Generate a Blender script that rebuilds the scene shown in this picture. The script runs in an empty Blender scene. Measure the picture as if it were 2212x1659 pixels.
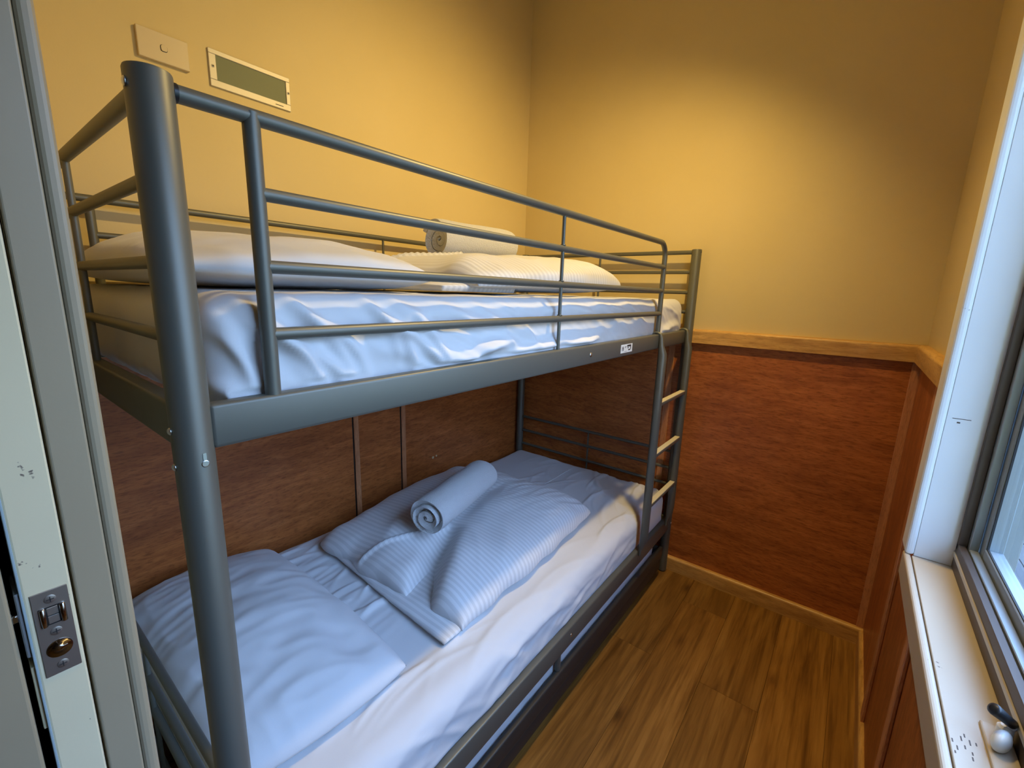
import bpy, bmesh, math, random
from mathutils import Vector, Matrix, noise
random.seed(7)
scene = bpy.context.scene
C = scene.collection

# ------------------------------------------------------------------ camera, world, light, exposure
cam_d = bpy.data.cameras.new('camera'); cam = bpy.data.objects.new('camera', cam_d); C.objects.link(cam)
cam_d.sensor_width = 36.0; cam_d.lens = 15.505; cam_d.clip_start = 0.01
M = Matrix(((0.61365, 0.142824, -0.776553), (-0.789013, 0.148102, -0.596258), (0.029849, 0.978605, 0.203573))).to_4x4()
M.translation = Vector((-0.16629, -0.6075, 1.37946)); cam.matrix_world = M
scene.camera = cam

w = bpy.data.worlds.new('world'); scene.world = w; w.use_nodes = True
nt = w.node_tree; bg = nt.nodes['Background']
tc = nt.nodes.new('ShaderNodeTexCoord'); sx = nt.nodes.new('ShaderNodeSeparateXYZ'); rp = nt.nodes.new('ShaderNodeValToRGB')
nt.links.new(tc.outputs['Generated'], sx.inputs[0]); nt.links.new(sx.outputs['Z'], rp.inputs[0]); nt.links.new(rp.outputs[0], bg.inputs[0])
rp.color_ramp.elements[0].position = 0.0; rp.color_ramp.elements[0].color = (0.155, 0.18, 0.195, 1)
rp.color_ramp.elements[1].position = 0.55; rp.color_ramp.elements[1].color = (0.43, 0.70, 1.28, 1)
bg.inputs[1].default_value = 11.0

LAMP = (1.2, -0.32, 2.58)          # small warm downlight in the raked ceiling
LAMP_POWER = 84.0
LAMP_AIM = (-0.05, 0.54, -1.0)       # a tilted downlight: the raked ceiling leans it towards the bunk
LAMP_COL = (1.0, 0.70, 0.24)

vs = scene.view_settings
vs.view_transform = 'Standard'; vs.look = 'None'; vs.gamma = 1.0; vs.use_curve_mapping = False
vs.exposure = 0.0

# ------------------------------------------------------------------ helpers
def link(o, parent=None):
    C.objects.link(o)
    if parent is not None: o.parent = parent
    return o
def tag(o, label=None, cat=None, group=None, kind=None):
    if label: o['label'] = label
    if cat: o['category'] = cat
    if group: o['group'] = group
    if kind: o['kind'] = kind
    return o
def empty(name, loc=(0, 0, 0)):
    o = bpy.data.objects.new(name, None); o.location = loc; o.empty_display_size = 0.1
    return link(o)
def obj(name, bm, mat, parent=None, smooth=False, loc=None):
    """bm is in world coordinates; the parent's own world location is taken off."""
    bmesh.ops.recalc_face_normals(bm, faces=bm.faces[:])
    me = bpy.data.meshes.new(name); 
    if smooth:
        for f in bm.faces: f.smooth = True
    off = Vector((0, 0, 0))
    p = parent
    while p is not None:
        off += p.location; p = p.parent
    if loc is not None:
        o_loc = Vector(loc) - off
        bmesh.ops.translate(bm, verts=bm.verts[:], vec=-Vector(loc))
    else:
        o_loc = Vector((0, 0, 0))
        bmesh.ops.translate(bm, verts=bm.verts[:], vec=-off)
    bm.to_mesh(me); bm.free()
    me.materials.append(mat)
    o = bpy.data.objects.new(name, me); o.location = o_loc
    link(o, parent)
    if smooth == 'auto': me.set_sharp_from_angle(angle=math.radians(38))
    return o
def box(x0, x1, y0, y1, z0, z1, bev=0.0, seg=2, bm=None):
    b = bmesh.new()
    r = bmesh.ops.create_cube(b, size=1.0)
    for v in b.verts:
        v.co = Vector(((x0 + x1) / 2 + v.co.x * (x1 - x0), (y0 + y1) / 2 + v.co.y * (y1 - y0), (z0 + z1) / 2 + v.co.z * (z1 - z0)))
    if bev > 0:
        bmesh.ops.bevel(b, geom=b.edges[:], offset=bev, segments=seg, profile=0.5, affect='EDGES')
    if bm is None: return b
    me = bpy.data.meshes.new('t'); b.to_mesh(me); b.free(); bm.from_mesh(me); bpy.data.meshes.remove(me)
    return bm
def join(*bms):
    out = bmesh.new()
    for b in bms:
        me = bpy.data.meshes.new('t'); b.to_mesh(me); b.free(); out.from_mesh(me); bpy.data.meshes.remove(me)
    return out
def tube(pts, r, seg=16, cap=True, rnd=0.0):
    """swept round tube through pts (list of xyz); r number or list"""
    pts = [Vector(p) for p in pts]; n = len(pts)
    rs = r if isinstance(r, (list, tuple)) else [r] * n
    bm = bmesh.new(); rings = []
    t0 = (pts[1] - pts[0]).normalized()
    up = Vector((0, 0, 1)) if abs(t0.z) < 0.9 else Vector((1, 0, 0))
    nrm = t0.cross(up).normalized()
    for i in range(n):
        if i == 0: t = t0
        elif i == n - 1: t = (pts[-1] - pts[-2]).normalized()
        else: t = ((pts[i + 1] - pts[i]).normalized() + (pts[i] - pts[i - 1]).normalized()).normalized()
        nrm = (nrm - t * nrm.dot(t)).normalized(); bn = t.cross(nrm)
        rings.append([bm.verts.new(pts[i] + (nrm * math.cos(a) + bn * math.sin(a)) * rs[i]) for a in [2 * math.pi * k / seg for k in range(seg)]])
    for a, b in zip(rings, rings[1:]):
        for k in range(seg): bm.faces.new((a[k], a[(k + 1) % seg], b[(k + 1) % seg], b[k]))
    if cap:
        bm.faces.new(rings[0]); bm.faces.new(rings[-1])
    return bm
def post_mesh(x, y, z0, z1, r, seg=28):
    e = 0.003
    return tube([(x, y, z0), (x, y, z0 + e), (x, y, z1 - e), (x, y, z1 - e * .3), (x, y, z1)], [r - e, r, r, r - e * .3, r - e], seg)
def disc(cx, cy, cz, r, h, axis, seg=16, dome=0.0):
    a = {'x': Vector((1, 0, 0)), 'y': Vector((0, 1, 0)), 'z': Vector((0, 0, 1))}[axis[-1]] * (-1 if axis[0] == '-' else 1)
    c = Vector((cx, cy, cz))
    if dome: return tube([c, c + a * h * .4, c + a * h * .8, c + a * h], [r, r * .95, r * .6, r * .1], seg)
    return tube([c, c + a * h * .7, c + a * h], [r, r, r * .8], seg)
def prism(poly, axis, a0, a1):
    """extrude a 2-D polygon along axis from a0 to a1; poly in the remaining two axes (in xyz order)"""
    bm = bmesh.new()
    def P(p, a): return {'x': (a, p[0], p[1]), 'y': (p[0], a, p[1]), 'z': (p[0], p[1], a)}[axis]
    A = [bm.verts.new(P(p, a0)) for p in poly]; B = [bm.verts.new(P(p, a1)) for p in poly]
    n = len(poly)
    for i in range(n): bm.faces.new((A[i], A[(i + 1) % n], B[(i + 1) % n], B[i]))
    bm.faces.new(A); bm.faces.new(B)
    return bm
def shell_box(x0, x1, y0, y1, z0, z1, r, nx, ny, nz, disp=None, ymin=None):
    """rounded box with a grid on every face, so that it can be wrinkled"""
    bm = bmesh.new(); cache = {}
    def V(i, j, k):
        key = (i, j, k)
        if key not in cache:
            cache[key] = bm.verts.new((x0 + (x1 - x0) * i / nx, y0 + (y1 - y0) * j / ny, z0 + (z1 - z0) * k / nz))
        return cache[key]
    for i in range(nx):
        for j in range(ny):
            for k in (0, nz): bm.faces.new((V(i, j, k), V(i + 1, j, k), V(i + 1, j + 1, k), V(i, j + 1, k)))
        for k in range(nz):
            for j in (0, ny): bm.faces.new((V(i, j, k), V(i + 1, j, k), V(i + 1, j, k + 1), V(i, j, k + 1)))
    for j in range(ny):
        for k in range(nz):
            for i in (0, nx): bm.faces.new((V(i, j, k), V(i, j + 1, k), V(i, j + 1, k + 1), V(i, j, k + 1)))
    for v in bm.verts:
        p = v.co
        q = Vector((min(max(p.x, x0 + r), x1 - r), min(max(p.y, y0 + r), y1 - r), min(max(p.z, z0 + r), z1 - r)))
        d = p - q
        if d.length > 1e-9:
            n = d.normalized(); v.co = q + n * r
        else: n = Vector((0, 0, 1))
        if disp:
            v.co = v.co + disp(v.co.copy(), n)
            if ymin is not None and v.co.z < ymin[1]: v.co.y = max(v.co.y, ymin[0])
    return bm
def fb(x, y, z, o=3): return noise.fractal(Vector((x, y, z)), 1.0, 2.0, o)
def nz(x, y, z): return noise.noise(Vector((x, y, z)))
def ridge(x, y, z): return 1 - abs(noise.noise(Vector((x, y, z)))) * 2

# ------------------------------------------------------------------ materials
def mat(name, col=(.8, .8, .8), rough=.5, metal=0.0, spec=.5):
    m = bpy.data.materials.new(name); m.use_nodes = True
    b = m.node_tree.nodes['Principled BSDF']
    b.inputs['Base Color'].default_value = (*col, 1); b.inputs['Roughness'].default_value = rough
    b.inputs['Metallic'].default_value = metal; b.inputs['Specular IOR Level'].default_value = spec
    return m
def N(m, t): return m.node_tree.nodes.new(t)
def Lk(m, a, b): m.node_tree.links.new(a, b)
def bsdf(m): return m.node_tree.nodes['Principled BSDF']
def coords(m, scale=(1, 1, 1), rnd=False):
    t = N(m, 'ShaderNodeTexCoord'); mp = N(m, 'ShaderNodeMapping'); mp.inputs['Scale'].default_value = scale
    Lk(m, t.outputs['Object'], mp.inputs['Vector'])
    if rnd:
        oi = N(m, 'ShaderNodeObjectInfo'); mu = N(m, 'ShaderNodeMath'); mu.operation = 'MULTIPLY'; mu.inputs[1].default_value = 37.0
        cx = N(m, 'ShaderNodeCombineXYZ'); Lk(m, oi.outputs['Random'], mu.inputs[0])
        for k in range(3): Lk(m, mu.outputs[0], cx.inputs[k])
        ad = N(m, 'ShaderNodeVectorMath'); ad.operation = 'ADD'; Lk(m, mp.outputs[0], ad.inputs[0]); Lk(m, cx.outputs[0], ad.inputs[1])
        return ad.outputs[0]
    return mp.outputs[0]
def noise_n(m, vec, scale, detail=4, rough=.55, dist=0.0):
    n = N(m, 'ShaderNodeTexNoise'); n.inputs['Scale'].default_value = scale; n.inputs['Detail'].default_value = detail
    n.inputs['Roughness'].default_value = rough; n.inputs['Distortion'].default_value = dist
    Lk(m, vec, n.inputs['Vector']); return n.outputs['Fac']
def ramp(m, fac, stops):
    r = N(m, 'ShaderNodeValToRGB'); el = r.color_ramp.elements
    while len(el) < len(stops): el.new(0.5)
    for e, (p, c) in zip(el, stops): e.position = p; e.color = (*c, 1) if len(c) == 3 else c
    Lk(m, fac, r.inputs[0]); return r.outputs[0]
def mixc(m, fac, a, b, mode='MIX'):
    x = N(m, 'ShaderNodeMix'); x.data_type = 'RGBA'; x.blend_type = mode
    if isinstance(fac, float): x.inputs[0].default_value = fac
    else: Lk(m, fac, x.inputs[0])
    for i, s in ((6, a), (7, b)):
        if isinstance(s, tuple): x.inputs[i].default_value = (*s, 1)
        else: Lk(m, s, x.inputs[i])
    return x.outputs[2]
def bump(m, h, strength=.2, dist=.002):
    b = N(m, 'ShaderNodeBump'); b.inputs['Strength'].default_value = strength; b.inputs['Distance'].default_value = dist
    Lk(m, h, b.inputs['Height']); Lk(m, b.outputs[0], bsdf(m).inputs['Normal'])

# painted cream wall
m_wall = mat('cream_wall_paint', (.80, .70, .52), .62, spec=.3)
v = coords(m_wall); n1 = noise_n(m_wall, v, 2.2, 3); n2 = noise_n(m_wall, v, 260, 2)
Lk(m_wall, ramp(m_wall, n1, [(.3, (.69, .545, .265)), (.7, (.73, .58, .295))]), bsdf(m_wall).inputs['Base Color']); bump(m_wall, n2, .12, .001)
# stained plywood
def wood_panel(name, axis, dark, mid, light, fine=1.0, rough=.42):
    m = mat(name, mid, rough)
    st = {'x': (8.0, 48, 48), 'y': (48, 8.0, 48), 'z': (48, 48, 8.0)}[axis]
    v1 = coords(m, st, True); v2 = coords(m, tuple(s * 4.5 if s > 2 else s * 2.2 for s in st), True); v0 = coords(m, tuple(s * .22 if s > 2 else s * .6 for s in st), True)
    a = noise_n(m, v1, 1.0, 6, .62, .6); b = noise_n(m, v2, 1.0, 3, .6); c0 = noise_n(m, v0, 1.0, 3, .5, .3)
    ca = ramp(m, a, [(.30, dark), (.52, mid), (.75, light)])
    cb = ramp(m, b, [(.36, (.38, .33, .30)), (.50, (1, 1, 1))])
    cc = ramp(m, c0, [(.3, (.72, .66, .62)), (.65, (1.1, 1.08, 1.04))])
    x = mixc(m, .55 * fine, ca, cb, 'MULTIPLY'); x = mixc(m, .8, x, cc, 'MULTIPLY')
    Lk(m, x, bsdf(m).inputs['Base Color']); bump(m, b, .15, .0008)
    return m
RD, RM, RL = (.34, .10, .026), (.47, .150, .038), (.60, .21, .062)
m_ply_y = wood_panel('red_plywood_grain_y', 'y', RD, RM, RL)
m_ply_x = wood_panel('red_plywood_grain_x', 'x', RD, RM, RL)
m_ply_z = wood_panel('red_plywood_grain_z', 'z', RD, RM, RL)
m_batten = wood_panel('light_red_batten', 'z', (.50, .21, .09), (.62, .28, .13), (.70, .35, .17), .6)
m_pine_y = wood_panel('pine_trim_y', 'y', (.52, .28, .08), (.70, .41, .13), (.80, .51, .19), .5, .38)
m_pine_x = wood_panel('pine_trim_x', 'x', (.52, .28, .08), (.70, .41, .13), (.80, .51, .19), .5, .38)
# floor planks
m_floor = mat('vinyl_oak_plank', (.3, .16, .05), .42, spec=.35)
v1 = coords(m_floor, (1.3, 12, 12), True); v2 = coords(m_floor, (3.5, 75, 75), True); v3 = coords(m_floor, (3.2, 8.0, 8.0), True)
a = noise_n(m_floor, v1, 1.0, 5, .6, .9); b = noise_n(m_floor, v2, 1.0, 3, .6, .2)
ca = ramp(m_floor, a, [(.3, (.17, .075, .014)), (.5, (.30, .145, .032)), (.72, (.42, .22, .056))])
cb = ramp(m_floor, b, [(.33, (.36, .30, .25)), (.56, (1, 1, 1))])
vo = N(m_floor, 'ShaderNodeTexVoronoi'); vo.inputs['Scale'].default_value = 1.0; Lk(m_floor, v3, vo.inputs['Vector'])
ck = ramp(m_floor, vo.outputs['Distance'], [(.05, (.22, .16, .12)), (.13, (.75, .7, .66)), (.22, (1, 1, 1))])
oi = N(m_floor, 'ShaderNodeObjectInfo'); cr = ramp(m_floor, oi.outputs['Random'], [(0, (.66, .64, .60)), (1, (1.24, 1.22, 1.16))])
x = mixc(m_floor, .6, ca, cb, 'MULTIPLY'); x = mixc(m_floor, .8, x, ck, 'MULTIPLY'); x = mixc(m_floor, .9, x, cr, 'MULTIPLY')
Lk(m_floor, x, bsdf(m_floor).inputs['Base Color']); bump(m_floor, b, .2, .0006)
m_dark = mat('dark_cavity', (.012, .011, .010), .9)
# powder coated steel
m_steel = mat('grey_powder_coat', (.140, .140, .116), .45, .40, .5)
v = coords(m_steel); n2 = noise_n(m_steel, v, 900, 2); bump(m_steel, n2, .06, .0004)
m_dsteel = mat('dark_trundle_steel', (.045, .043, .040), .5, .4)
m_zinc = mat('zinc_bolt', (.62, .62, .60), .28, 1.0)
m_rubber = mat('cream_tread', (.70, .62, .40), .6)
m_black = mat('black_plastic', (.012, .012, .013), .4)
m_wplas = mat('white_plastic', (.80, .80, .78), .35)
m_paper = mat('white_sticker', (.82, .82, .78), .5)
m_ink = mat('black_ink', (.03, .03, .03), .6)
# gloss white paint, a little chipped
def paint(name, col, chips=True, chip=.255):
    m = mat(name, col, .38)
    v = coords(m); n = noise_n(m, v, 38, 4, .6); k = noise_n(m, v, 3.0, 3)
    base = ramp(m, k, [(.3, tuple(c * .95 for c in col)), (.7, tuple(min(1, c * 1.03) for c in col))])
    if chips:
        f = ramp(m, n, [(chip, (1, 1, 1)), (chip + .02, (0, 0, 0))])
        base = mixc(m, f, base, (.17, .13, .10))
    Lk(m, base, bsdf(m).inputs['Base Color'])
    n2 = noise_n(m, v, 190, 2); bump(m, n2, .10, .0006)
    return m
m_white = paint('white_gloss_paint', (.86, .87, .86))
m_jamb = paint('aged_jamb_paint', (.36, .295, .19), False)
m_sill = paint('cream_sill_paint', (.56, .48, .37))
m_door = paint('old_white_door_paint', (.74, .65, .425), True, .30)
m_alu = mat('window_aluminium', (.32, .36, .38), .45, .5)
m_bronze = mat('brown_window_track', (.10, .075, .06), .5, .3)
m_seal = mat('black_rubber_seal', (.02, .02, .02), .7)
m_brush = mat('brushed_latch_steel', (.40, .37, .33), .42, .9)
m_chrome = mat('chrome', (.36, .33, .31), .18, 1.0)
m_cyan = mat('pale_blue_edge_strip', (.42, .55, .60), .35, .3)
m_glass = mat('window_glass', (1, 1, 1), .0); g = bsdf(m_glass); g.inputs['Transmission Weight'].default_value = 1.0; g.inputs['IOR'].default_value = 1.45
# mix with transparent so that daylight passes through the pane
tr = N(m_glass, 'ShaderNodeBsdfTransparent'); mx = N(m_glass, 'ShaderNodeMixShader'); fr = N(m_glass, 'ShaderNodeFresnel'); fr.inputs[0].default_value = 1.40
gl = N(m_glass, 'ShaderNodeBsdfGlossy'); gl.inputs['Roughness'].default_value = .02
tr.inputs[0].default_value = (.93, .96, .96, 1)
geo = N(m_glass, 'ShaderNodeNewGeometry'); sb_ = N(m_glass, 'ShaderNodeMath'); sb_.operation = 'SUBTRACT'; sb_.inputs[0].default_value = 1.0; Lk(m_glass, geo.outputs['Backfacing'], sb_.inputs[1])
ml_ = N(m_glass, 'ShaderNodeMath'); ml_.operation = 'MULTIPLY'; Lk(m_glass, fr.outputs[0], ml_.inputs[0]); Lk(m_glass, sb_.outputs[0], ml_.inputs[1])   # one reflecting surface, the outer one
Lk(m_glass, ml_.outputs[0], mx.inputs[0]); Lk(m_glass, tr.outputs[0], mx.inputs[1]); Lk(m_glass, gl.outputs[0], mx.inputs[2])
Lk(m_glass, mx.outputs[0], m_glass.node_tree.nodes['Material Output'].inputs[0])
# cottons
def cloth(name, col, stripes=None, fuzz=0.0):
    m = mat(name, col, .85, spec=.2)
    b = bsdf(m); b.inputs['Sheen Weight'].default_value = .15
    v = coords(m); n = noise_n(m, v, 700, 2)
    h = n
    if stripes:
        wv = N(m, 'ShaderNodeTexWave'); wv.wave_type = 'BANDS'; wv.bands_direction = 'X'; wv.inputs['Scale'].default_value = stripes; wv.inputs['Distortion'].default_value = 0.25; wv.inputs['Detail Scale'].default_value = .6
        Lk(m, v, wv.inputs['Vector'])
        s = ramp(m, wv.outputs['Fac'], [(.40, tuple(c * .86 for c in col)), (.60, col)])
        Lk(m, s, b.inputs['Base Color'])
        rr = ramp(m, wv.outputs['Fac'], [(.42, (.38, .38, .38)), (.58, (.85, .85, .85))]); Lk(m, rr, b.inputs['Roughness'])
    if fuzz:
        n3 = noise_n(m, v, 260, 3, .7); bump(m, n3, .9, fuzz)
    else:
        bump(m, h, .12, .0006)
    return m
m_sheet = cloth('white_cotton_sheet', (.66, .66, .67))
m_pillow = cloth('white_pillow_cotton', (.67, .67, .68))
m_quilt = cloth('striped_white_sateen', (.70, .70, .71), 19.0)
m_towel = cloth('white_terry', (.76, .76, .76), None, .009)
m_lampglass = mat('frosted_grey_lens', (.19, .21, .13), .5, spec=.2); 
m_lampframe = mat('aluminium_light_frame', (.56, .52, .45), .5, .3)
m_lens = mat('lit_lens', (1, .9, .7), .4); bsdf(m_lens).inputs['Emission Color'].default_value = (*LAMP_COL, 1); bsdf(m_lens).inputs['Emission Strength'].default_value = 20.0
m_deck = wood_panel('shade_darkened_deck', 'x', (.014, .015, .016), (.022, .0235, .025), (.030, .032, .033), .7, .6)  # grey board colour darkened to stand in for the verandah roof's shade
m_lawn = mat('outside_ground', (.10, .13, .08), .9)
m_ceil = mat('ceiling_paint', (.78, .72, .60), .7)
m_swhite = mat('switch_plastic', (.68, .56, .36), .35)

# ------------------------------------------------------------------ room shell
XB, YL, YR = 1.988, .983, -.82      # back, left, right wall planes
def ceil_z(y): return 2.64 + .22 * (y + .32)
Z_TRIM0, Z_TRIM1, Z_BASE = 1.176, 1.238, .073
def struct(name, bm, m, parent=None, **k):
    o = obj(name, bm, m, parent, **k)
    if parent is None: o['kind'] = 'structure'
    return o

# floor: sub-floor slab with plank children
floor = struct('floor', box(-2.45, XB + .1, -1.35, YL + .1, -.12, -.0065), m_dark)
rows = [-.910, -.725, -.538, -.346, -.160, .022, .206, .391, .576, .761, .946, 1.01]
joints = {0: [.2], 1: [.55], 2: [.14, 1.358], 3: [.55, 1.77], 4: [.145, 1.366], 5: [.75], 6: [.3, 1.5], 7: [.9], 8: [.4, 1.6], 9: [1.1], 10: [.5]}
GAP = .0003
for i in range(len(rows) - 1):
    y0, y1 = rows[i], min(rows[i + 1], YL)
    if i == 0: y0 = YR
    xs = [-.10] + joints[i] + [XB]
    for a_, b_ in zip(xs, xs[1:]):
        bm = box(a_ + GAP, b_ - GAP, y0 + GAP, y1 - GAP, -.006, 0, .0006, 1)
        obj('plank', bm, m_floor, floor, loc=((a_ + b_) / 2, (y0 + y1) / 2, 0))
for i in range(14):   # hall floor planks behind the camera
    y0 = -1.35 + i * .185; 
    bm = box(-2.4, -.101, y0 + GAP, min(y0 + .185, 1.08) - GAP, -.006, 0, .0006, 1)
    if y0 < 1.0: obj('plank', bm, m_floor, floor, loc=(-1.2, y0 + .09, 0))

# walls (upper painted part carries the panels below the dado as children)
wl = struct('wall_left', box(-.30, XB + .1, YL, YL + .09, -.1, 3.2), m_wall)
wb = struct('wall_back', box(XB, XB + .09, YR - .1, YL + .09, -.1, 3.2), m_wall)
ce = bmesh.new()
q = [(-.30, YR - .15), (XB + .1, YR - .15), (XB + .1, YL + .1), (-.30, YL + .1)]
lo = [ce.verts.new((x, y, ceil_z(y))) for x, y in q]; hi = [ce.verts.new((x, y, ceil_z(y) + .08)) for x, y in q]
ce.faces.new(lo); ce.faces.new(hi)
for i in range(4): ce.faces.new((lo[i], lo[(i + 1) % 4], hi[(i + 1) % 4], hi[i]))
ceiling = struct('ceiling', ce, m_ceil)
# right wall around the window opening
WX0, WX1, WZ0, WZ1 = -.015, 1.105, .812, 2.05
wr = struct('wall_right', join(box(-.30, WX0 - .015, YR - .09, YR, -.1, 2.7), box(WX1 + .015, XB + .09, YR - .09, YR, -.1, 2.7),
                              box(WX0 - .015, WX1 + .015, YR - .09, YR, -.1, WZ0 - .015), box(WX0 - .015, WX1 + .015, YR - .09, YR, WZ1 + .015, 2.7)), m_wall)
PT = .006   # panel thickness
# panels on the left wall
for a_, b_ in ((-.08, .822), (.826, 1.066), (1.070, XB)):
    obj('panel', box(a_ + .0012, b_ - .0012, YL - PT, YL - .0003, 0, Z_TRIM0 + .02, .001, 1), m_ply_x, wl, loc=((a_ + b_) / 2, YL - PT / 2, .6))
for a_ in (.824, 1.068): obj('joint', box(a_ - .004, a_ + .004, YL - .0035, YL + .001, 0, Z_TRIM0), m_dark, wl)
for a_ in (.826, 1.070):
    obj('batten', box(a_, a_ + .022, YL - PT - .005, YL - PT, .02, Z_TRIM0 + .01, .0015, 1), m_batten, wl, loc=(a_ + .011, YL - PT - .002, .6))
sp = join(tube([(1.262, YL - PT - .001, .553), (1.262, YL - PT + .001, .553)], .007, 7), tube([(1.285, YL - PT - .001, .556), (1.285, YL - PT + .001, .556)], .005, 6))
obj('paint_chip', sp, m_rubber, wl)
# panels on the back wall
for a_, b_ in ((YR, .072), (.076, YL)):
    obj('panel', box(XB - PT, XB - .0003, a_ + .0012, b_ - .0012, 0, Z_TRIM0 + .02, .001, 1), m_ply_y, wb, loc=(XB - PT / 2, (a_ + b_) / 2, .6))
for a_, w_ in ((.060, .030), (YR, .030), (YL - .022, .022)):
    obj('batten', box(XB - PT - .004, XB - PT, a_, a_ + w_, .02, Z_TRIM0 + .01, .0015, 1), m_batten, wb, loc=(XB - PT - .002, a_ + w_ / 2, .6))
obj('batten', box(XB - PT - .003, XB - PT, YR + .03, .06, Z_TRIM0 - .022, Z_TRIM0 + .01, .001, 1), m_ply_y, wb, loc=(XB - PT, -.4, Z_TRIM0))
# panels on the right wall
for a_, b_, zt in ((-.08, 1.101, .74), (1.101, 1.465, Z_TRIM0 + .02), (1.465, XB - PT, Z_TRIM0 + .02)):
    obj('panel', box(a_ + .001, b_ - .001, YR + .0003, YR + PT, 0, zt, .001, 1), m_ply_z, wr, loc=((a_ + b_) / 2, YR + PT / 2, .6))
for a_, zt in ((1.455, Z_TRIM0 + .01), (1.062, .74), (.5, .74)):
    obj('batten', box(a_, a_ + .042, YR + PT, YR + PT + .009, .02, zt, .002, 1), m_batten, wr, loc=(a_ + .02, YR + PT, .6))

# dado rail and baseboards (profiled: rounded top arris)
def trim_poly(d, z0, z1, sgn, base):
    r = min(.012, d * .6); pts = [(0, z0), (d, z0)]
    for k in range(7):
        a = math.pi / 2 * k / 6; pts.append((d - r + r * math.cos(a), z1 - r + r * math.sin(a)))
    pts.append((0, z1))
    return [(base + sgn * p, z) for p, z in pts]
TD = .028
t1 = struct('trim_1', prism(trim_poly(TD, Z_TRIM0, Z_TRIM1, -1, XB), 'y', YR + .001, YL), m_pine_y)
t2 = struct('trim_2', prism(trim_poly(TD, Z_TRIM0, Z_TRIM1, 1, YR), 'x', 1.165, XB - .004), m_pine_x)
t3 = struct('trim_3', prism(trim_poly(.018, Z_TRIM0, Z_TRIM1, -1, YL), 'x', -.08, XB - .03), m_pine_x)
b1 = struct('baseboard_back', prism(trim_poly(.026, 0, Z_BASE, -1, XB), 'y', YR + .001, YL), m_pine_y)
b2 = struct('baseboard_right', prism(trim_poly(.020, 0, Z_BASE, 1, YR), 'x', -.08, XB - .026), m_pine_x)
b3 = struct('baseboard_left', prism(trim_poly(.014, 0, Z_BASE, -1, YL), 'x', -.08, XB - .026), m_pine_x)

# front wall: two skins with the sliding door pocket between them
YJ = -.02
fw = struct('wall_front', join(box(-.121, -.088, YJ + .012, YL, 0, 3.1), box(-.26, -.166, YJ + .012, 1.2, 0, 3.1),
                               box(-.26, -.088, YR - .1, -.80, 0, 3.1), box(-.26, -.166, -.80, YJ + .02, 2.06, 3.1), box(-.121, -.088, -.80, YJ + .02, 2.06, 3.1)), m_wall)
def jamb_strip(x0, x1, y0, y1, r):
    return box(x0, x1, y0, y1, 0, 2.06, r, 3)
t4 = struct('trim_4', jamb_strip(-.1205, -.0925, YJ, YJ + .03, .002), m_jamb)           # jamb lining
t5 = struct('trim_5', jamb_strip(-.0923, -.0785, YJ - .0005, YJ + .045, .005), m_jamb)   # bead on the room side
t6 = struct('trim_6', jamb_strip(-.262, -.1645, YJ, YJ + .03, .003), m_jamb)            # hall side lining
# sliding door in its pocket
door = struct('door_1', box(-.1555, -.1225, YJ, .74, .01, 2.04, .0016, 2), m_door)
dz0, dz1 = .987, 1.080
lp = obj('latch_plate', box(-.1515, -.1255, YJ - .0012, YJ + .002, dz0, dz1, .0005, 1), m_brush, door)
for z in (1.0705, 1.0345, .9965):
    s = obj('screw', disc(-.1385, YJ - .0010, z, .0043, .0010, '-y', 18), m_brush, lp, smooth='auto')
    obj('screw_slot', join(box(-.1413, -.1357, YJ - .00225, YJ - .0015, z - .0004, z + .0004), box(-.1389, -.1381, YJ - .00225, YJ - .0015, z - .0028, z + .0028)), m_ink, lp)
obj('latch_recess', box(-.1480, -.1290, YJ - .0016, YJ, 1.0430, 1.0630, .0004, 1), m_dark, lp)
for x0 in (-.1478, -.1338):
    obj('latch_roller', tube([(x0 + .0024, YJ - .0018, 1.0425), (x0 + .0024, YJ - .0018, 1.0432), (x0 + .0024, YJ - .0018, 1.0622), (x0 + .0024, YJ - .0018, 1.063)], [.0015, .0024, .0024, .0015], 14), m_chrome, lp, smooth=True)
for z0, z1 in ((1.0535, 1.0618), (1.0445, 1.0527)):
    obj('latch_block', box(-.1424, -.1345, YJ - .0022, YJ, z0, z1, .0004, 1), m_brush, lp)
obj('pull_rim', disc(-.1385, YJ - .0009, 1.0150, .0096, .0011, '-y', 28), m_chrome, lp, smooth='auto')
bm = tube([(-.1385, YJ - .0021, 1.0150), (-.1385, YJ - .0018, 1.0150), (-.1385, YJ - .0021, 1.0150), (-.1385, YJ - .0028, 1.0150)], [.0088, .0080, .0060, .0012], 28)
obj('pull_button', bm, m_chrome, lp, smooth=True)
obj('edge_strip', box(-.1572, -.1552, YJ - .0004, YJ + .02, .01, 2.04, .0004, 1), m_cyan, door)
obj('handle_rose', box(-.1605, -.1570, YJ + .002, YJ + .05, 1.015, 1.085, .001, 1), m_alu, door)
obj('snib', join(tube([(-.1590, YJ + .008, 1.060), (-.1640, YJ + .006, 1.060)], .0042, 12), box(-.1650, -.1600, YJ + .002, YJ + .010, 1.056, 1.064, .001, 1)), m_chrome, door, smooth='auto')
obj('cover_strip', box(-.1600, -.1570, YJ + .003, YJ + .03, .93, 1.003, .0006, 1), m_rubber, door)

# unlit hall behind the camera
HZ = 2.7
struct('wall_hall_back', box(-2.5, -2.4, -1.4, 1.2, -.1, HZ), m_wall)
struct('wall_hall_left', box(-2.5, -.26, 1.1, 1.2, -.1, HZ), m_wall)
struct('wall_hall_right', join(box(-2.5, .0, -1.45, -1.35, -.1, HZ), box(-.26, -.12, -1.36, YR - .08, -.1, 3.1)), m_wall)
struct('ceiling_hall', box(-2.5, -.1, -1.45, 1.2, HZ, HZ + .1), m_ceil)

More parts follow.
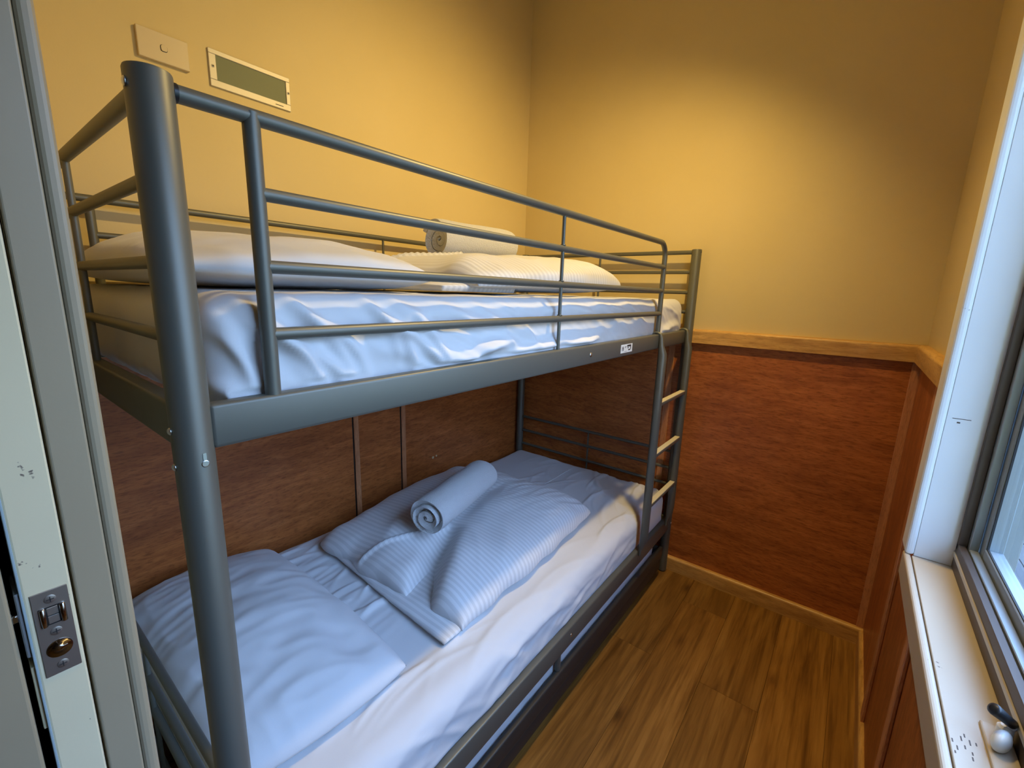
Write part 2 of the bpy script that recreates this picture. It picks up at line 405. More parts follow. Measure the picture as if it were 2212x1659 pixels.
# ------------------------------------------------------------------ window
win = tag(empty('window_1', (.6, YR, WZ0)), kind='structure')
YS = -.846                                   # room face of the metal frame
Y_A = -.769                                  # front of the architrave
obj('jamb', box(1.100, 1.118, YS - .004, -.7850, .828, WZ1, .0008, 1), m_white, win)
obj('outer_frame', box(1.100, 1.118, YS - .09, YS - .004, .828, WZ1, .0008, 1), m_alu, win)
obj('jamb', box(WX0 - .013, WX0 + .005, YS - .09, -.7850, .828, WZ1, .0008, 1), m_white, win)
obj('head', box(WX0 - .013, 1.118, YS - .09, -.7850, WZ1, WZ1 + .018, .0008, 1), m_white, win)
obj('architrave', box(1.098, 1.165, -.7853, Y_A, .8285, WZ1 + .06, .006, 3), m_white, win)
obj('architrave', box(WX0 - .06, WX0 + .007, YR + .0005, Y_A, .8285, WZ1 + .06, .006, 3), m_white, win)
obj('architrave', box(WX0 + .007, 1.098, YR + .0005, Y_A, WZ1 - .002, WZ1 + .06, .006, 3), m_white, win)
obj('sill_board', box(WX0 - .013, 1.100, YS - .09, -.7826, .806, .828, .0008, 1), m_sill, win)
obj('sill_nosing', box(WX0 - .06, 1.120, -.7812, Y_A + .0005, .770, .8284, .005, 3), m_sill, win)
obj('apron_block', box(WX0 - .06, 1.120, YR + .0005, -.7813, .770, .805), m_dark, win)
# brown outer frame
obj('frame_sill', join(box(WX0, 1.100, YS - .012, YS, .8285, .886, .001, 1), box(WX0, 1.100, YS - .03, YS - .012, .8285, .872, .001, 1)), m_bronze, win)
obj('frame_bead', box(WX0, 1.100, YS - .0006, YS + .0022, .8562, .8655, .0008, 1), m_lampframe, win)
obj('frame_stile', box(1.087, 1.100, YS - .014, YS, .872, WZ1, .001, 1), m_bronze, win)
obj('frame_stile', box(WX0 + .005, WX0 + .018, YS - .014, YS, .872, WZ1, .001, 1), m_bronze, win)
obj('frame_head', box(WX0 + .005, 1.100, YS - .014, YS, WZ1 - .02, WZ1, .001, 1), m_bronze, win)
# aluminium sash
def sash(x0, x1, z0, z1, y0, y1, t):
    s = obj('sash', join(box(x1 - t, x1, y0, y1, z0, z1, .0012, 1), box(x0, x0 + t, y0, y1, z0, z1, .0012, 1), box(x0 + t, x1 - t, y0, y1, z0, z0 + t, .0012, 1), box(x0 + t, x1 - t, y0, y1, z1 - t, z1, .0012, 1)), m_alu, win)
    return s
sash(WX0 + .018, 1.092, .868, WZ1 - .01, YS - .028, YS - .0142, .020)
s2 = sash(WX0 + .030, 1.082, .872, WZ1 - .02, YS - .056, YS - .030, .034)
obj('seal', join(box(WX0 + .064, 1.048, YS - .0355, YS - .0325, .905, .9082), box(1.045, 1.0482, YS - .0355, YS - .0325, .905, WZ1 - .05)), m_seal, s2)
obj('pane', box(WX0 + .060, 1.052, YS - .046, YS - .042, .902, WZ1 - .05), m_glass, s2)

fl = bmesh.new()
for (fx, fy), l_ in zip([(.563, -.7855), (.573, -.795), (.581, -.799), (.572, -.803), (.553, -.789), (.560, -.797), (.544, -.786), (.545, -.802), (.574, -.809), (.554, -.803)], [.006, .008, .006, .009, .007, .006, .004, .006, .005, .005]):
    box(fx - l_ / 2, fx + l_ / 2, fy - .0007, fy + .0007, .8279, .8283, bm=fl)
obj('paint_flecks', fl, m_bronze, win)
sc = bmesh.new(); box(1.0996, 1.1002, -.822, -.794, 1.150, 1.1512, bm=sc); box(1.0996, 1.1002, -.807, -.802, 1.141, 1.144, bm=sc)
obj('scratch', sc, m_bronze, win)

# window winder on the sill
wd = tag(empty('window_winder', (.60, -.835, .828)), 'black handled window winder with white knob on the cream sill', 'winder')
obj('base_plate', box(.530, .622, -.8455, -.8180, .8275, .8330, .002, 2), m_sill, wd)
bm = bmesh.new(); bmesh.ops.create_uvsphere(bm, u_segments=24, v_segments=14, radius=1.0)
for v in bm.verts: v.co = Vector((v.co.x * .016 + .5795, v.co.y * .0088 - .8295, max(v.co.z, -.75) * .014 + .8440))
bmesh.ops.rotate(bm, cent=(.5795, -.8295, .844), matrix=Matrix.Rotation(math.radians(-28), 3, 'Z'), verts=bm.verts[:])
obj('knob', bm, m_wplas, wd, smooth=True)
obj('spindle_housing', join(tube([(.600, -.8355, .8325), (.600, -.8355, .851), (.600, -.8355, .854)], [.0085, .008, .005], 18), tube([(.600, -.8355, .846), (.604, -.8435, .860)], .0055, 14)), m_wplas, wd, smooth='auto')
obj('handle', tube([(.598, -.8410, .8600), (.5975, -.8395, .8612), (.5935, -.8310, .8680), (.5890, -.8195, .8770), (.5885, -.8175, .8782), (.588, -.8164, .8789)], [.0040, .0060, .0065, .0078, .0070, .0030], 18), m_black, wd, smooth=True)

# verandah deck outside the window
deck = struct('floor_deck', box(-1.0, 6.5, -3.6, -.95, -.42, -.335), m_dark)
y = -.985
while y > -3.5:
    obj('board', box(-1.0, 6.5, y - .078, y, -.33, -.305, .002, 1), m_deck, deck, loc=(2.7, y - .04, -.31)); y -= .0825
struct('ground', box(-8, 12, -14, -3.6, -.6, -.5), m_lawn)

# ------------------------------------------------------------------ downlight
dl = tag(empty('ceiling_downlight', LAMP), 'small round white ceiling downlight above the floor strip', 'light')
zc = ceil_z(LAMP[1])
obj('ring', tube([(LAMP[0], LAMP[1], zc + .01), (LAMP[0], LAMP[1], LAMP[2] + .012), (LAMP[0], LAMP[1], LAMP[2] + .008)], [.055, .055, .048], 32), m_wplas, dl, smooth='auto')
obj('lens', disc(LAMP[0], LAMP[1], LAMP[2] + .0085, .036, .002, '-z', 28), m_lens, dl)
ld = bpy.data.lights.new('downlight_bulb', 'SPOT'); ld.shadow_soft_size = .032; ld.spot_size = math.radians(146); ld.spot_blend = 1.0; ld.energy = LAMP_POWER; ld.color = LAMP_COL
lo_ = bpy.data.objects.new('bulb', ld); link(lo_, dl); lo_.location = (0, 0, -.03); lo_.rotation_euler = Vector(LAMP_AIM).to_track_quat('-Z', 'Y').to_euler()

# ------------------------------------------------------------------ bunk bed
L, W, H = 1.944, .941, 1.59
RP = .021
bed = tag(empty('bunk_bed', (L / 2, W / 2, 0)), 'dark grey metal tube bunk bed with guard rails and a ladder', 'bunk bed')
ZR0, ZR1 = 1.181, 1.2365      # upper rail
ZL0, ZL1 = .232, .303         # lower rail
RB = .0088
for (px, py) in ((0, 0), (L, 0), (L, W), (0, W)):
    p = obj('post', post_mesh(px, py, .004, H, RP), m_steel, bed, smooth='auto')
    obj('foot', tube([(px, py, 0), (px, py, .006)], RP - .001, 20), m_black, p)
    sx_ = -1 if px == 0 else 1
    if px == 0:
        for z in (1.2105, 1.1665): obj('bolt', disc(px - RP * .98, py - .001, z, .0046, .0035, '-x', 14, 1), m_zinc, p, smooth=True)
        obj('bolt', disc(px - RP * .98, py - .003, 1.572, .0050, .0025, '-x', 14, 1), m_zinc, p, smooth=True)
    else:
        obj('bolt', disc(px - .004, py - RP * .97, 1.578, .0034, .0012, '-y', 12), m_ink, p)
        obj('bolt', disc(px - .004, py - RP * .97, .272, .0045, .003, '-y', 12, 1), m_zinc, p, smooth=True)
    if px == 0 and py == 0:
        obj('key_slot', join(disc(.004, -RP * .985, 1.169, .0042, .0012, '-y', 14), box(.0022, .0058, -RP - .0005, -RP + .001, 1.169, 1.182)), m_zinc, p)
# side rails
def rail(x0, x1, y, z0, z1, t=.024):
    return box(x0, x1, y - t / 2, y + t / 2, z0, z1, .005, 3)
for y_ in (0, W):
    s = obj('side_rail', rail(RP - .004, L - RP + .004, y_, ZR0, ZR1), m_steel, bed, smooth='auto')
    if y_ == 0:
        obj('bolt', disc(.981, -.0118, 1.2085, .0068, .003, '-y', 18, 1), m_zinc, s, smooth=True)
        st = obj('maker_label', box(1.187, 1.279, -.0124, -.0118, 1.1935, 1.2215), m_paper, s)
        # printed marks of the sticker
        mk = [(1.197, 1.201, 1.2020, 1.2150), (1.205, 1.209, 1.2020, 1.2150), (1.201, 1.205, 1.2080, 1.2100), (1.197, 1.209, 1.2005, 1.2012),
              (1.221, 1.2245, 1.2085, 1.2150), (1.226, 1.2285, 1.2120, 1.2150), (1.236, 1.268, 1.2120, 1.2185), (1.239, 1.250, 1.2070, 1.2100), (1.262, 1.268, 1.2030, 1.2120), (1.246, 1.263, 1.1995, 1.2035), (1.216, 1.236, 1.1970, 1.1978)]
        mark_t = bmesh.new()
        for a0, a1, c0, c1 in mk: box(a0, a1, -.01258, -.0123, c0, c1, bm=mark_t)
        link_parent = obj('label_print', mark_t, m_ink, s)
    s = obj('side_rail', rail(RP - .004, L - RP + .004, y_, ZL0, ZL1), m_steel, bed, smooth='auto')
    if y_ == 0: obj('bolt', disc(.974, -.0118, .270, .0068, .003, '-y', 18, 1), m_zinc, s, smooth=True)
for x_ in (0, L):
    for z0, z1 in ((ZR0, ZR1), (ZL0, ZL1)):
        obj('end_rail', box(x_ - .012, x_ + .012, RP - .004, W - RP + .004, z0, z1, .005, 3), m_steel, bed, smooth='auto')
    for k, z in enumerate((1.578, 1.4915, 1.402, 1.315)):
        obj('end_bar', tube([(x_, RP - .004, z), (x_, W - RP + .004, z)], .0092 if k == 0 else .0080), m_steel, bed, smooth='auto')
    obj('end_upright', tube([(x_, W / 2, 1.225), (x_, W / 2, 1.575)], .0055), m_steel, bed, smooth='auto')
    for z in (.640, .555, .470):
        obj('end_bar', tube([(x_, RP - .004, z), (x_, W - RP + .004, z)], .0075), m_steel, bed, smooth='auto')
    obj('end_upright', tube([(x_, W / 2, .295), (x_, W / 2, .638)], .0045), m_steel, bed, smooth='auto')
# front guard: top tube with a bend, thick upright, thin upright, three bars
XV, XM, XE = .0965, .817, 1.548
G1, G2, G3, G4 = 1.5755, 1.4895, 1.402, 1.316
def arc(cx, cz, r, a0, a1, y, n=10):
    return [(cx + r * math.cos(math.radians(a0 + (a1 - a0) * k / n)), y, cz + r * math.sin(math.radians(a0 + (a1 - a0) * k / n))) for k in range(n + 1)]
RBEND = .052
g = obj('guard_rail', tube([(RP - .003, 0, G1)] + arc(XE - RBEND, G1 - RBEND, RBEND, 90, 0, 0) + [(XE, 0, ZR1 - .006)], .0092), m_steel, bed, smooth='auto')
obj('guard_upright', tube([(XV, 0, ZR1 - .012), (XV, 0, G1 + .004)], .0100), m_steel, g, smooth='auto')
obj('guard_upright', tube([(XM, 0, ZR1 - .006), (XM, 0, G1)], .0046), m_steel, g, smooth='auto')
for z in (G2, G3, G4): obj('guard_bar', tube([(XV, 0, z), (XE, 0, z)], .0084), m_steel, g, smooth='auto')
obj('plug', tube([(RP - .002, 0, G1), (RP + .002, 0, G1)], .0099), m_black, g, smooth='auto')
for z in (G2, G3, G4):      # weld collars
    for x_, r_ in ((XM, .0066),):
        obj('weld', tube([(x_, 0, z + .0075), (x_, 0, z + .0105)], r_, 12), m_steel, g, smooth=True)
# rear guard, full length
g = obj('guard_rail', tube([(RP - .003, W, G1), (L - RP + .003, W, G1)], .0092), m_steel, bed, smooth='auto')
for x_, r_ in ((XV + .006, .0100), (L / 2, .0046), (L - XV, .0100)):
    obj('guard_upright', tube([(x_, W, ZR1 - .006), (x_, W, G1 - .002)], r_), m_steel, g, smooth='auto')
for z in (G2, G3, G4): obj('guard_bar', tube([(XV + .006, W, z), (L - XV, W, z)], .0080), m_steel, g, smooth='auto')
# ladder: two rails hooked over the upper side rail, flattened at the foot; three rungs with cream treads
YLAD = -.0305
for x_ in (1.537, 1.868):
    pts = [(x_, .013, 1.226), (x_, .013, 1.236), (x_, .006, 1.2425), (x_, -.006, 1.2425), (x_, -.0165, 1.237), (x_, -.0205, 1.222), (x_, -.0230, 1.195), (x_, YLAD, 1.160), (x_, YLAD, .9), (x_, YLAD, .40), (x_, YLAD + .002, .36), (x_, -.0190, .315), (x_, -.0180, .288)]
    rs = [.004, .0045, .0045, .0050, .0065, .0080, .0105, .0168, .0168, .0168, .0150, .0065, .0055]
    obj('ladder_rail', tube(pts, rs, 18), m_steel, bed, smooth='auto')
for z in (.966, .749, .527):
    r = obj('ladder_rung', box(1.545, 1.860, YLAD - .013, YLAD + .013, z - .014, z, .004, 2), m_steel, bed, smooth='auto')
    obj('rung_tread', box(1.552, 1.853, YLAD - .011, YLAD + .011, z - .001, z + .0022, .0008, 1), m_rubber, r)
# slats under both mattresses and the stop below the lower rail
for zs in (1.186, .238):
    for k in range(13):
        obj('slat', box(.08 + k * .142, .15 + k * .142, .010, W - .010, zs, zs + .012, .002, 1), m_steel, bed)
obj('rail_stop', tube([(.915, .000, .1735), (.915, .000, ZL0 + .004)], .0100, 16), m_steel, bed, smooth='auto')

# ------------------------------------------------------------------ trundle under the bed
tr_ = tag(empty('trundle_bed', (.95, .45, 0)), 'dark grey metal roll-out trundle frame under the lower bunk', 'trundle bed')
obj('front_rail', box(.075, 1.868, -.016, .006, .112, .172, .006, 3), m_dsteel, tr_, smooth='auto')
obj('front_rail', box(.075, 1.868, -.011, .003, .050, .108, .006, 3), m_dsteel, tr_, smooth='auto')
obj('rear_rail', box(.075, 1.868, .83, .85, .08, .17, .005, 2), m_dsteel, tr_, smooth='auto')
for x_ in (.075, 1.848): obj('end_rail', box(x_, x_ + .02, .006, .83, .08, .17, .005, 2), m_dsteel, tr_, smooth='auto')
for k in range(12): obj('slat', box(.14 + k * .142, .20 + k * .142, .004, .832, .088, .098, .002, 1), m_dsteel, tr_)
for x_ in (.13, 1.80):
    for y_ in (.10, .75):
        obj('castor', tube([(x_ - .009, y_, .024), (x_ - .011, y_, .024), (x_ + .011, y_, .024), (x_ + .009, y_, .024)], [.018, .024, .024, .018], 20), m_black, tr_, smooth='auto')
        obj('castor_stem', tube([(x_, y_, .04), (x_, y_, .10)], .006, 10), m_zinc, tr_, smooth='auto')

# ------------------------------------------------------------------ mattresses with fitted sheets
def make_folds(n, xr, zr, ang, ln, wd, am, seed):
    rg = random.Random(seed); out = []
    for _ in range(n):
        a = math.radians(rg.uniform(*ang)); out.append((rg.uniform(*xr), rg.uniform(*zr), math.cos(a), math.sin(a), rg.uniform(*ln), rg.uniform(*wd), rg.uniform(*am)))
    return out
def fold_sum(folds, x, z):
    s_ = 0.0
    for fx, fz, ca_, sa_, ln_, wd_, am_ in folds:
        dx, dz = x - fx, z - fz
        al = dx * ca_ + dz * sa_
        if abs(al) > ln_: continue
        ac = -dx * sa_ + dz * ca_ + .25 * al * al / ln_
        if abs(ac) > wd_ * 3: continue
        s_ += am_ * math.exp(-(ac / wd_) ** 2) * (1 - (al / ln_) ** 2)
    return s_
F_UP = make_folds(20, (.03, .42), (1.20, 1.36), (-68, -35), (.06, .16), (.006, .013), (.004, .011), 3) + make_folds(34, (.3, 1.9), (1.21, 1.36), (-38, -8), (.08, .26), (.007, .016), (.003, .009), 4) + make_folds(7, (.4, 1.8), (1.235, 1.26), (5, 24), (.09, .20), (.012, .022), (.008, .016), 9)
F_LO = make_folds(26, (1.45, 1.9), (.0, .42), (-10, 60), (.06, .18), (.006, .013), (.002, .006), 5) + make_folds(22, (.36, .62), (.12, .9), (-12, 16), (.06, .16), (.007, .014), (.003, .007), 6) + make_folds(16, (.3, 1.5), (.0, .2), (-12, 12), (.1, .3), (.008, .018), (.001, .004), 8) + make_folds(14, (1.35, 1.9), (.4, .9), (-30, 30), (.08, .2), (.008, .014), (.001, .004), 12)
F_LS = make_folds(40, (.05, 1.9), (.28, .42), (-30, 30), (.08, .25), (.008, .016), (.003, .009), 15)
def sheet_disp_upper(p, n):
    top = max(0, n.z); side = max(0, -n.y); end = abs(n.x)
    t = (p.z - 1.20) / .17
    # soft diagonal drag folds on the front side, calmer on the top
    s = p.x * .85 + p.z * 1.5
    f = .0050 * ridge(s * 9, p.z * 5, .3) + .0050 * nz(s * 5, p.z * 7, 2.1) + .0022 * ridge(p.x * 22 + p.z * 26, p.z * 6, 7)
    near = max(0.0, 1 - p.x / .5)
    f += near * .0060 * ridge(p.x * 16 - p.z * 17, 3.3, p.y * 3)
    bul = .016 * math.exp(-((t - .26 - .10 * nz(p.x * 3.3, 0, 5)) / .16) ** 2) * max(0, .35 + nz(p.x * 3.1, 1.7, 0) * 1.2)
    g = .0035 * fb(p.x * 4, p.y * 6, 1.1) + .0016 * ridge(p.x * 5, p.y * 16, 4)
    e = .004 * ridge(p.y * 10, p.z * 12, 3)
    lean = -.010 * side * max(0, min(1, t)) 
    d = n * (side * (f * .5 + bul * .45 - .014 + fold_sum(F_UP, p.x, p.z)) + top * g + end * e)
    return d + Vector((0, -lean * .3, 0))
mu = obj('mattress', shell_box(.035, 1.912, .006, .915, 1.199, 1.370, .048, 380, 80, 40, sheet_disp_upper, (.0125, 1.243)), m_sheet, None, smooth=True, loc=(.97, .46, 1.2))
tag(mu, 'mattress in white fitted sheet on the top bunk', 'mattress')
def sheet_disp_lower(p, n):
    top = max(0, n.z); side = max(0, -n.y); end = abs(n.x)
    g = .0045 * fb(p.x * 3, p.y * 4, 8.1)
    g += .0022 * ridge(p.x * 4.0 + p.y * 2, p.y * 15 + p.x * 3, 4) * max(0, nz(p.x * 2.2, p.y * 2, 3) + .4)
    corner = max(0, 1 - math.hypot((p.x - 1.85) / .45, (p.y - .02) / .4))
    g += corner * .0055 * ridge(p.x * 7 + p.y * 9, p.y * 22 - p.x * 9, 2)
    between = max(0, 1 - abs(p.x - .45) / .22) * max(0, min(1, (p.y - .2) * 4))
    g += between * .0035 * ridge(p.x * 3 + p.y * 5, p.y * 30 - p.x * 6, 6)
    f = .0040 * nz(p.x * 6, p.z * 8, 2.1) + .0030 * ridge(p.x * 9 + p.z * 8, p.z * 9, 1)
    # flat where the quilt and the pillow press on it
    cover = 1.0 if (.66 < p.x < 1.30 and .20 < p.y < .76) or (.05 < p.x < .36 and .20 < p.y < .86) else 0.0
    if cover and top > .9: return n * (-.004)
    return n * (top * (g + fold_sum(F_LO, p.x, p.y)) + side * (f * .6 + .45 * fold_sum(F_LS, p.x, p.z)) + end * .004 * ridge(p.y * 9, p.z * 10, 3)) + Vector((0, -.010 * side, 0))
ml = obj('mattress', shell_box(.030, 1.915, .020, .920, .250, .448, .050, 340, 170, 30, sheet_disp_lower, (.0125, .309)), m_sheet, None, smooth=True, loc=(.97, .46, .25))
tag(ml, 'mattress in white fitted sheet on the lower bunk', 'mattress')
seamY = .500
bm = tube([(x_, seamY + .006 * nz(x_ * 3, 0, 0), .4490 + .0045 * fb(x_ * 3, seamY * 4, 8.1) + .0004) for x_ in [.05 + .05 * k for k in range(37)]], .0016, 6)
obj('sheet_seam', bm, m_sheet, ml, smooth=True)
mt = obj('mattress', shell_box(.12, 1.83, .016, .81, .100, .228, .03, 120, 12, 12, lambda p, n: n * (.004 * ridge(p.x * 22 + p.z * 30, p.z * 6, 1))), m_sheet, None, smooth=True, loc=(.97, .4, .1))
tag(mt, 'thin white mattress of the trundle below the lower bunk', 'mattress')

# ------------------------------------------------------------------ pillows, quilts, towels
def soft(corners, top, bot, nu=90, nv=90, bulge=.03, warp=None):
    """closed cushion over four plan corners: (u0v0, u1v0, u1v1, u0v1); top/bot give heights for u,v in -1..1"""
    bm = bmesh.new(); A, B, D, E_ = [Vector(c) for c in corners]
    def plan(u, v):
        s, t = (u + 1) / 2, (v + 1) / 2
        p = A * (1 - s) * (1 - t) + B * s * (1 - t) + D * s * t + E_ * (1 - s) * t
        c = (A + B + D + E_) / 4
        k = bulge * ((1 - u * u) * v * v + (1 - v * v) * u * u)
        p = p + (p - c) * k
        if warp: p = p + Vector(warp(u, v))
        return p
    T, Bt = {}, {}
    for i in range(nu + 1):
        for j in range(nv + 1):
            u = math.sin(math.pi / 2 * (i / nu * 2 - 1)) * .35 + (i / nu * 2 - 1) * .65
            v = math.sin(math.pi / 2 * (j / nv * 2 - 1)) * .35 + (j / nv * 2 - 1) * .65
            p = plan(u, v); edge = i in (0, nu) or j in (0, nv)
            zt = top(u, v, p)
            T[i, j] = bm.verts.new((p.x, p.y, zt))
            Bt[i, j] = T[i, j] if edge else bm.verts.new((p.x, p.y, min(bot(u, v, p), zt - .002)))
    for i in range(nu):
        for j in range(nv):
            bm.faces.new((T[i, j], T[i + 1, j], T[i + 1, j + 1], T[i, j + 1]))
            q = [Bt[i, j], Bt[i, j + 1], Bt[i + 1, j + 1], Bt[i + 1, j]]
            if len(set(q)) >= 3:
                try: bm.faces.new(q)
                except ValueError: pass
    return bm
def puff(u, v, p=2.4, q=.55): return max(0, (1 - abs(u) ** p)) ** q * max(0, (1 - abs(v) ** p)) ** q

def lower_pillow_top(u, v, p):
    h = puff(u, v, 2.4, .50)
    z = .478 + .098 * h
    z += .020 * math.exp(-(((v + .25) + .10 * u) / .16) ** 2) * puff(u, v) * .35
    z -= .016 * math.exp(-((u - .55) / .18) ** 2 - ((v + .62) / .20) ** 2)      # dent by the front corner
    z += (.010 * fb(p.x * 5, p.y * 5, 3) + .0030 * ridge(p.x * 9 + p.y * 6, p.y * 22, 1)) * min(1, h * 2)
    z += .004 * ridge(p.x * 26, p.y * 6, 2) * max(0, -u) * min(1, h * 3)
    return z
pl = obj('pillow', soft([(.028, .165), (.415, .138), (.425, .885), (.028, .905)], lower_pillow_top, lambda u, v, p: .4560 + .014 * (1 - puff(u, v, 6, .5)), 100, 110, .05), m_pillow, None, smooth=True, loc=(.22, .52, .46))
tag(pl, 'plain white pillow lying at the near end of the lower bunk', 'pillow')
def upper_pillow_top(u, v, p):
    h = puff(u, v, 2.6, .42)
    z = 1.402 + .074 * h + .012 * (v + .2) * h
    z += (.008 * fb(p.x * 5, p.y * 5, 9) + .0025 * ridge(p.x * 10 + p.y * 8, p.y * 18, 5)) * min(1, h * 2)
    return z
def pillow_under(base, edge): return lambda u, v, p: base + edge * (1 - min(1.0, puff(u, v, 4, .9) * 1.6)) 
pu = obj('pillow', soft([(.032, .115), (.470, .090), (.560, .800), (.034, .860)], upper_pillow_top, lambda u, v, p: 1.3735 + .026 * (1 - puff(u, v, 5, .5)), 100, 110, .05), m_pillow, None, smooth=True, loc=(.27, .46, 1.38))
tag(pu, 'plain white pillow at the near end of the top bunk', 'pillow')

def quilt_top(base, edge, th, seed, zoff=0, dent=None, deep=.82):
    def f(u, v, p):
        h = puff(u, v, 3.6, .40)
        z = base + edge * (1 - .6 * max(0, -u)) + th * h * (.86 + .14 * u)
        # the fold: the near edge opens into two lobes with a valley between them
        k = max(0, min(1, (-.20 - u) / .75)) ** .8
        c = -.50 + .55 * (u + 1)
        z -= th * deep * k * math.exp(-((v - c) / .12) ** 2) * min(1, h * 2.5)
        z += th * .18 * k * math.exp(-((v - c + .30) / .18) ** 2) * min(1, h * 2)
        z += th * .10 * k * math.exp(-((v - c - .50) / .25) ** 2) * min(1, h * 2)
        # raised fold edge that runs from the near edge up to the towel
        if u < -.25: z += .012 * math.exp(-((v - .28 + .45 * (u + 1)) / .020) ** 2) * min(1, h * 3)
        if dent:
            da, db, dr, dd = dent; t_ = max(0, min(1, (p - da).dot(db - da) / (db - da).length_squared)); q_ = (p - (da + (db - da) * t_)).length
            z -= dd * math.exp(-(q_ / dr) ** 2)
        w_ = min(1, h * 2)
        z += (.010 * fb(p.x * 3.5 + seed, p.y * 4, 2) + .0035 * ridge(p.x * 8 - p.y * 5 + seed, p.y * 5, 1)) * w_
        far = max(0, u - .1)
        z += .0075 * far * ridge(p.x * 9 + seed, p.y * 26 + p.x * 8, 4) * min(1, h * 3)
        return z + zoff
    return f
def quilt(name, corners, base, edge, th, seed, under, warp=None, dent=None, deep=.82):
    q_ = obj(name, soft(corners, quilt_top(base, edge, th, seed, 0, dent, deep), lambda u, v, p: base + .004 + (edge * (1 - .6 * max(0, -u)) - .006) * (1 - puff(u, v, 6, .5)), 150, 130, .03, warp), m_quilt, None, smooth=True, loc=(sum(c[0] for c in corners) / 4, sum(c[1] for c in corners) / 4, base))
    def ut(u, v, p):
        h = puff(u, v, 3.5, .5)
        return base + .012 + .014 * h + .004 * ridge(p.x * 12, p.y * 14, 3) * h
    obj('under_layer', soft(under, ut, lambda u, v, p: base + .001, 40, 60, .03), m_quilt, q_, smooth=True)
    return q_
def warp_l(u, v): return (.020 * nz(u * 2 + 3, v * 3, 1) - .035 * (1 - abs(v + .1)) * max(0, -u) * .0, .018 * nz(u * 3, v * 2, 5))
ql = quilt('folded_quilt', [(.590, .118), (1.385, .150), (1.330, .845), (.560, .800)], .4550, .036, .108, 0.0, [(.530, .125), (.80, .15), (.80, .74), (.565, .72)], warp_l, (Vector((.733, .422)), Vector((1.125, .514)), .07, .032))
tag(ql, 'folded white striped quilt lying on the lower bunk', 'quilt')
qu = quilt('folded_quilt', [(.600, .085), (1.420, .110), (1.300, .760), (.620, .780)], 1.3765, .040, .092, 4.0, [(.520, .12), (.80, .13), (.80, .72), (.565, .70)], warp_l, (Vector((.885, .525)), Vector((1.24, .525)), .06, .014), .0)
tag(qu, 'folded white striped quilt lying on the top bunk', 'quilt')

def towel(name, a, b, r, flat=.9, turns=3.3, seed=0.0):
    """terry towel rolled up: a spiral strip swept along the axis a-b"""
    a, b = Vector(a), Vector(b); ax = (b - a).normalized(); ln = (b - a).length
    sd = ax.cross(Vector((0, 0, 1))).normalized(); up = sd.cross(ax).normalized()
    bm = bmesh.new(); ns, nl = 150, 34; t = r / (turns + .35)
    prof_o, prof_i = [], []
    for k in range(ns + 1):
        s = k / ns; th_ = s * turns * 2 * math.pi + seed
        ro = t * .45 + (r - t * .45) * s; ri = ro - t * .86
        prof_o.append((math.cos(th_) * ro, math.sin(th_) * ro)); prof_i.append((math.cos(th_) * max(ri, 0.001), math.sin(th_) * max(ri, .001)))
    loop = prof_o + prof_i[::-1]; m_ = len(loop); rings = []
    for l in range(nl + 1):
        x_ = l / nl; e = min(x_, 1 - x_)
        rim = 1 - .04 * math.exp(-(e / .03) ** 2)
        ring = []
        for idx, (cx, cy) in enumerate(loop):
            rr = math.hypot(cx, cy)
            stagger = .012 * math.sin(idx / m_ * 9 + seed) * (1 if x_ < .5 else -1) * math.exp(-(e / .06) ** 2)
            wob = 1 + .035 * nz(x_ * 4 + seed, cx * 20, cy * 20)
            ring.append(bm.verts.new(a + ax * (x_ * ln + stagger) + sd * cx * rim * wob + up * cy * rim * wob * flat))
        rings.append(ring)
    for p_, q_ in zip(rings, rings[1:]):
        for k in range(m_): bm.faces.new((p_[k], p_[(k + 1) % m_], q_[(k + 1) % m_], q_[k]))
    for ring in (rings[0], rings[-1]):
        for k in range(ns):
            bm.faces.new((ring[k], ring[k + 1], ring[m_ - 2 - k], ring[m_ - 1 - k]))
    return obj(name, bm, m_towel, None, smooth='auto', loc=a)
t_ = towel('rolled_towel', (.735, .420, .638), (1.115, .510, .644), .079, .90, 3.3, 2.4)
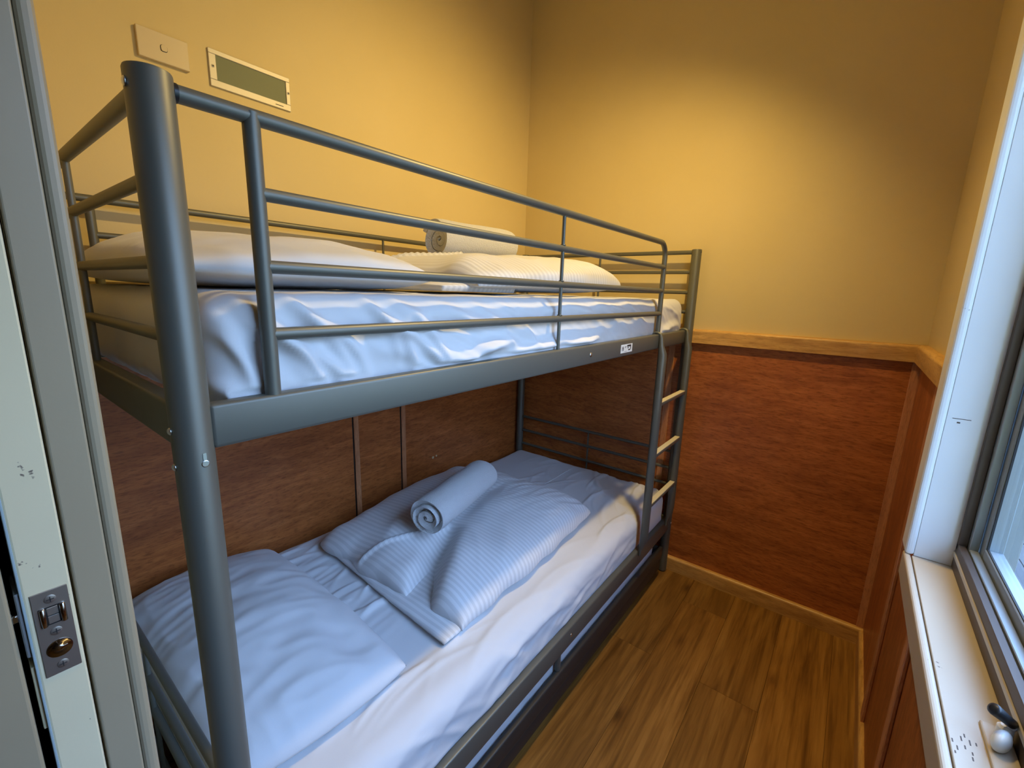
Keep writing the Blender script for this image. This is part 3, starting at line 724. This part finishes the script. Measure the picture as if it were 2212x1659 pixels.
tag(t_, 'rolled white terry towel on the folded quilt of the lower bunk', 'towel')
t_ = towel('rolled_towel', (.885, .530, 1.544), (1.240, .530, 1.552), .068, 1.0, 3.3, .8)
tag(t_, 'rolled white terry towel on the folded quilt of the top bunk', 'towel')

# ------------------------------------------------------------------ fittings on the left wall
sw = tag(empty('light_switch', (.307, YL, 1.985)), 'cream plastic single light switch plate on the yellow wall', 'light switch')
obj('plate', box(.252, .366, YL - .0115, YL - .0002, 1.957, 2.029, .002, 2), m_swhite, sw)
ring = bmesh.new()
def oval(rx, rz, n=24): return [(.309 + rx * math.copysign(abs(math.cos(a)) ** .6, math.cos(a)), 1.9925 + rz * math.copysign(abs(math.sin(a)) ** .6, math.sin(a))) for a in [2 * math.pi * k / n for k in range(n)]]
obj('rocker_surround', prism(oval(.0078, .0085), 'y', YL - .0122, YL - .011), m_ink, sw)
obj('rocker', prism(oval(.0068, .0075), 'y', YL - .0145, YL - .011), m_swhite, sw)
wlt = tag(empty('wall_light', (.53, YL, 1.995)), 'recessed rectangular wall light with grey glass and metal frame', 'wall light')
X0, X1, Z0, Z1 = .417, .650, 1.943, 2.042
i0, i1, j0, j1 = .436, .637, 1.962, 2.029
obj('frame', join(box(X0, X1, YL - .006, YL - .0003, Z0, j0, .0012, 1), box(X0, X1, YL - .006, YL - .0003, j1, Z1, .0012, 1), box(X0, i0, YL - .006, YL - .0003, j0, j1, .0012, 1), box(i1, X1, YL - .006, YL - .0003, j0, j1, .0012, 1)), m_lampframe, wlt)
obj('lens', box(i0 - .001, i1 + .001, YL - .0032, YL - .0002, j0 - .001, j1 + .001), m_lampglass, wlt)
for x_ in (X0 + .010, X1 - .006):
    s = obj('screw', disc(x_, YL - .0058, 1.9965, .0042, .0015, '-y', 16), m_lampframe, wlt, smooth='auto')
    obj('screw_hole', disc(x_, YL - .0074, 1.9965, .0022, .0004, '-y', 10), m_ink, s)
obj('name_mark', box(.600, .625, YL - .0064, YL - .0059, 1.9505, 1.9525), m_ink, wlt)
